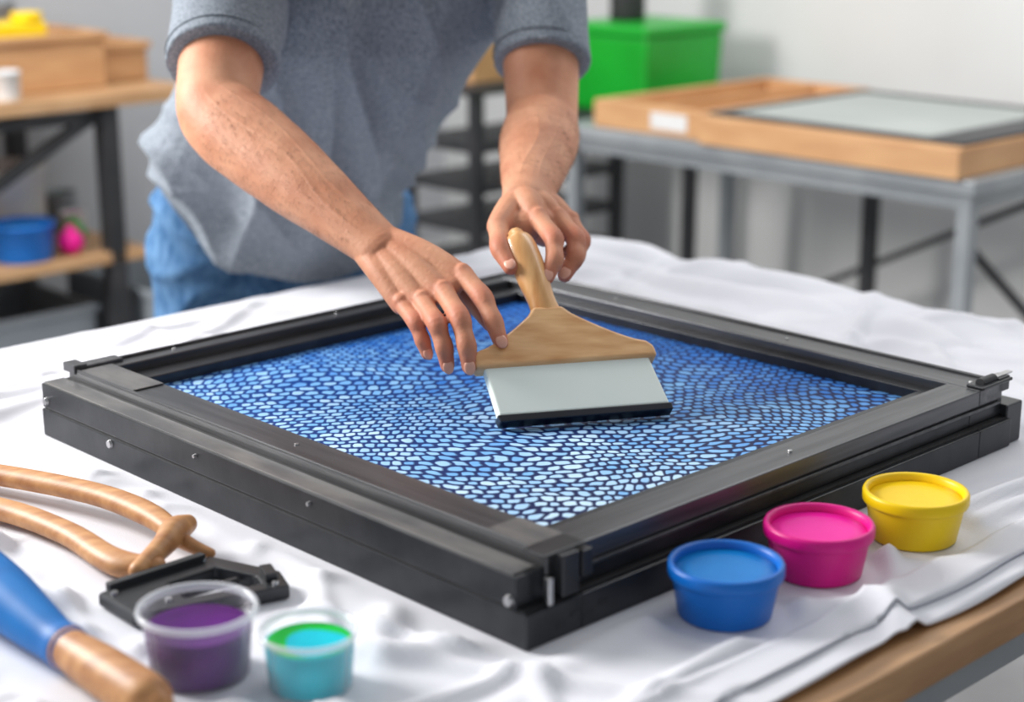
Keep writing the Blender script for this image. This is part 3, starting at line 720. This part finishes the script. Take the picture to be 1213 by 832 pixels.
def tray(name, x0,x1,y0,y1,z0,h,w=.03):
    g_ = local_group(name)
    bm = bmesh.new(); ring_frame(bm, x0,x1,y0,y1,z0,z0+h,w); mk('sides', bm, M['tray'], g_, bevel=.002)
    box('bottom', x0+.002,x1-.002,y0+.002,y1-.002,z0+.001,z0+h*.45, M['tray'], g_, 0)
    return g_
t1 = tray('wooden_tray', 2.30, 3.02, 1.73, 2.10, .769, .07)
box('label', 2.2985, 2.3005, 1.78, 1.90, .783, .825, M['white'], t1, 0)
box('divider', 2.33, 2.99, 1.90, 1.915, .80, .835, M['tray'], t1, .001)
t2 = tray('wooden_screen_tray', 2.255, 2.94, .975, 1.705, .769, .068, .05)
bm = bmesh.new(); ring_frame(bm, 2.29, 2.935, .985, 1.70, .838, .846, (.03,.03,.11,.03)); mk('black_screen_frame', bm, M['darkmetal'], t2, bevel=.002)
box('grey_screen', 2.31, 2.92, 1.0, 1.68, .832, .842, M['panel'], t2, 0)

rk = local_group('storage_rack')
for i, (x, y) in enumerate(((2.32,2.58),(2.32,2.88),(2.92,2.58),(2.92,2.88),(2.94,2.30))):
    box('post_%d'%(i+1), x, x+.035, y, y+.035, 0, .725 if i > 3 else .80, M['darkmetal'], rk, .002)
for i, zz in enumerate((.15,.27,.39,.51,.63)):
    box('shelf_%d'%(i+1), 2.33, 2.94, 2.59, 2.905, zz, zz+.025, M['darkmetal'], rk, .002)
box('shelf_top', 2.30, 2.97, 2.57, 2.93, .80, .82, M['darkmetal'], rk, .002)
box('side_shelf', 2.56, 3.02, 2.21, 2.58, .725, .745, M['darkmetal'], rk, .002)
gb = local_group('green_storage_box')
bm = bmesh.new()
g0 = [(2.64,2.222),(2.98,2.222),(2.98,2.54),(2.64,2.54)]
lo = [bm.verts.new((x+(.008 if x<2.7 else -.008), y+(.008 if y<2.4 else -.008), .7460)) for x, y in g0]
hi = [bm.verts.new((x, y, .965)) for x, y in g0]
bm.faces.new(lo[::-1]); bm.faces.new(hi)
for i in range(4): bm.faces.new((lo[i], lo[(i+1)%4], hi[(i+1)%4], hi[i]))
mk('body', bm, M['green'], gb, bevel=.01)
box('lid', 2.632, 2.988, 2.214, 2.548, .965, .995, M['green'], gb, .010)
cb = local_group('cardboard_box')
box('carton', 2.40, 2.60, 2.68, 2.90, .821, .95, M['tray'], cb, .003); box('flap', 2.398,2.602,2.78,2.80,.95,.953,M['maple'],cb,0)
bc = local_group('black_canister')
lathe('body', [(0,0),(.05,0),(.052,.01),(.052,.16),(.04,.18),(.02,.19),(.02,.21),(0,.21)], M['deep'], bc, loc=(2.80,2.44,.996))

# ---------------------------------------------------------------- left bench and shelf items
lb = local_group('storage_bench')
box('bench_top', -.4, 1.66, 3.0, 3.62, .815, .85, M['maple'], lb, .003)
box('lower_shelf', -.4, 1.50, 3.02, 3.60, .39, .42, M['maple'], lb, .003)
for i, x in enumerate((-.3, .55, 1.38)):
    box('front_leg_%d'%(i+1), x, x+.05, 3.02, 3.07, 0, .815, M['darkmetal'], lb, .002)
    box('rear_leg_%d'%(i+1), x, x+.05, 3.53, 3.58, 0, .815, M['darkmetal'], lb, .002)
beam('brace_1', (1.38,3.04,.80), (1.0,3.04,.60), .03, M['darkmetal'], lb)
beam('rail', (-.3,3.04,.79), (1.42,3.04,.79), .03, M['darkmetal'], lb)
def open_bin(name, x0,x1,y0,y1,z0,z1, m, t=.008):
    g_ = local_group(name)
    bm = bmesh.new(); ring_frame(bm, x0,x1,y0,y1,z0,z1,t); add_box(bm, x0+.001,x1-.001,y0+.001,y1-.001,z0-.001,z0+.01); ring_frame(bm, x0-.01,x1+.01,y0-.01,y1+.01,z1-.02,z1,.012)
    mk('bin', bm, M[m], g_, bevel=.003); return g_
open_bin('storage_bin', .95,1.36,3.09,3.5,.003,.27,'greyplastic'); open_bin('storage_bin', .35,.88,3.09,3.5,.003,.27,'greyplastic')
open_bin('storage_bin', 1.48,1.85,2.95,3.45,.003,.30,'greyplastic')
wb = open_bin('wooden_box', .9,1.47,3.14,3.46,.853,1.0,'tray',.015)
box('yellow_pad', 1.18,1.34,3.2,3.34,.98,1.03, M['yellow'], wb, .01)
box('papers', .95,1.44,3.17,3.43,.87,.985, M['maple'], wb, .004)
lathe('yellow_tape', [(.02,0),(.04,0),(.042,.004),(.042,.02),(.04,.024),(.02,.024),(.02,0)], M['yellow'], wb, loc=(1.30,3.24,1.03))
open_bin('cardboard_carton', 1.49,1.64,3.2,3.5,.853,.96,'tray',.01)
def bucket(name, x, y, z_, r, h, m, lid=None):
    g_ = local_group(name)
    lathe('body', [(0,0),(r*.88,0),(r*.9,.004),(r,h*.9),(r*1.04,h*.91),(r*1.04,h),(r*.95,h),(r*.93,h*.9),(r*.85,.01),(0,.01)], M[m], g_, loc=(x,y,z_))
    if lid: lathe('contents', [(r*.93,h*.88),(0,h*.9)], M[lid], g_, loc=(x,y,z_))
bucket('white_bucket', 1.24, 3.32, .421, .110, .22, 'white', 'white')
bucket('blue_tub', 1.17, 3.11, .421, .083, .10, 'blue', 'ink_b')
bucket('paint_cup', 1.13, 3.055, .851, .036, .075, 'white', 'ink_b')
bucket('grey_pail', 1.36, 3.55, .851, .065, .22, 'greyplastic')
bucket('paint_can', 1.45, 3.40, .421, .045, .11, 'greyplastic', 'ink_g')
bucket('paint_can', 1.42, 3.28, .421, .035, .07, 'white', 'ink_m')
for nm, x, y, m_ in (('pink_ball',1.292,3.075,'pink'),('green_ball',1.352,3.165,'green')):
    g_ = local_group(nm); bm = bmesh.new(); add_ellipsoid(bm, (x,y,.421+.035), (.035,.035,.035), None, 24); mk('ball', bm, M[m_], g_, True)
    lathe('neck', [(.012,0),(.012,.012),(0,.013)], M[m_], g_, loc=(x,y,.489))

# ---------------------------------------------------------------- camera & lights
cd = bpy.data.cameras.new('camera'); cam = bpy.data.objects.new('camera', cd); coll.objects.link(cam)
cd.sensor_width = 36; cd.lens = 2019/1213*36; cd.clip_end = 60
cam.location = (0,0,1.41); cam.rotation_euler = (math.radians(90-15.66), 0, 0)
cd.dof.use_dof = True; cd.dof.focus_distance = 1.88; cd.dof.aperture_fstop = 2.7
scene.camera = cam
def area(name, loc, target, sx, sy, power, color=(1,1,1)):
    l = bpy.data.lights.new(name, 'AREA'); l.shape = 'RECTANGLE'; l.size = sx; l.size_y = sy; l.energy = power; l.color = color
    o = bpy.data.objects.new(name, l); coll.objects.link(o); o.location = loc
    o.rotation_euler = (V(target)-V(loc)).to_track_quat('-Z','Y').to_euler()
area('window_light', (-2.4,2.5,2.1), (0,1.9,.8), 1.0, 1.0, 136, (1,.98,.95))
area('background_fill', (1.3,3.2,2.95), (1.6,4.0,.6), 1.6, 1.6, 42, (1,.99,.97))  # added fill lamp to brighten the right background, not an actual fixture
area('background_fill.001', (-1.2,3.6,2.95), (-1.3,4.6,.6), 1.2, 1.2, 34, (1,.99,.97))  # second added fill, lifts the dark back wall behind the bench
w = bpy.data.worlds.new('world'); scene.world = w; w.use_nodes = True
bg = w.node_tree.nodes['Background']; bg.inputs[0].default_value = (.93,.96,1,1); bg.inputs[1].default_value = .42
scene.view_settings.view_transform = 'Standard'
scene.view_settings.look = 'None'
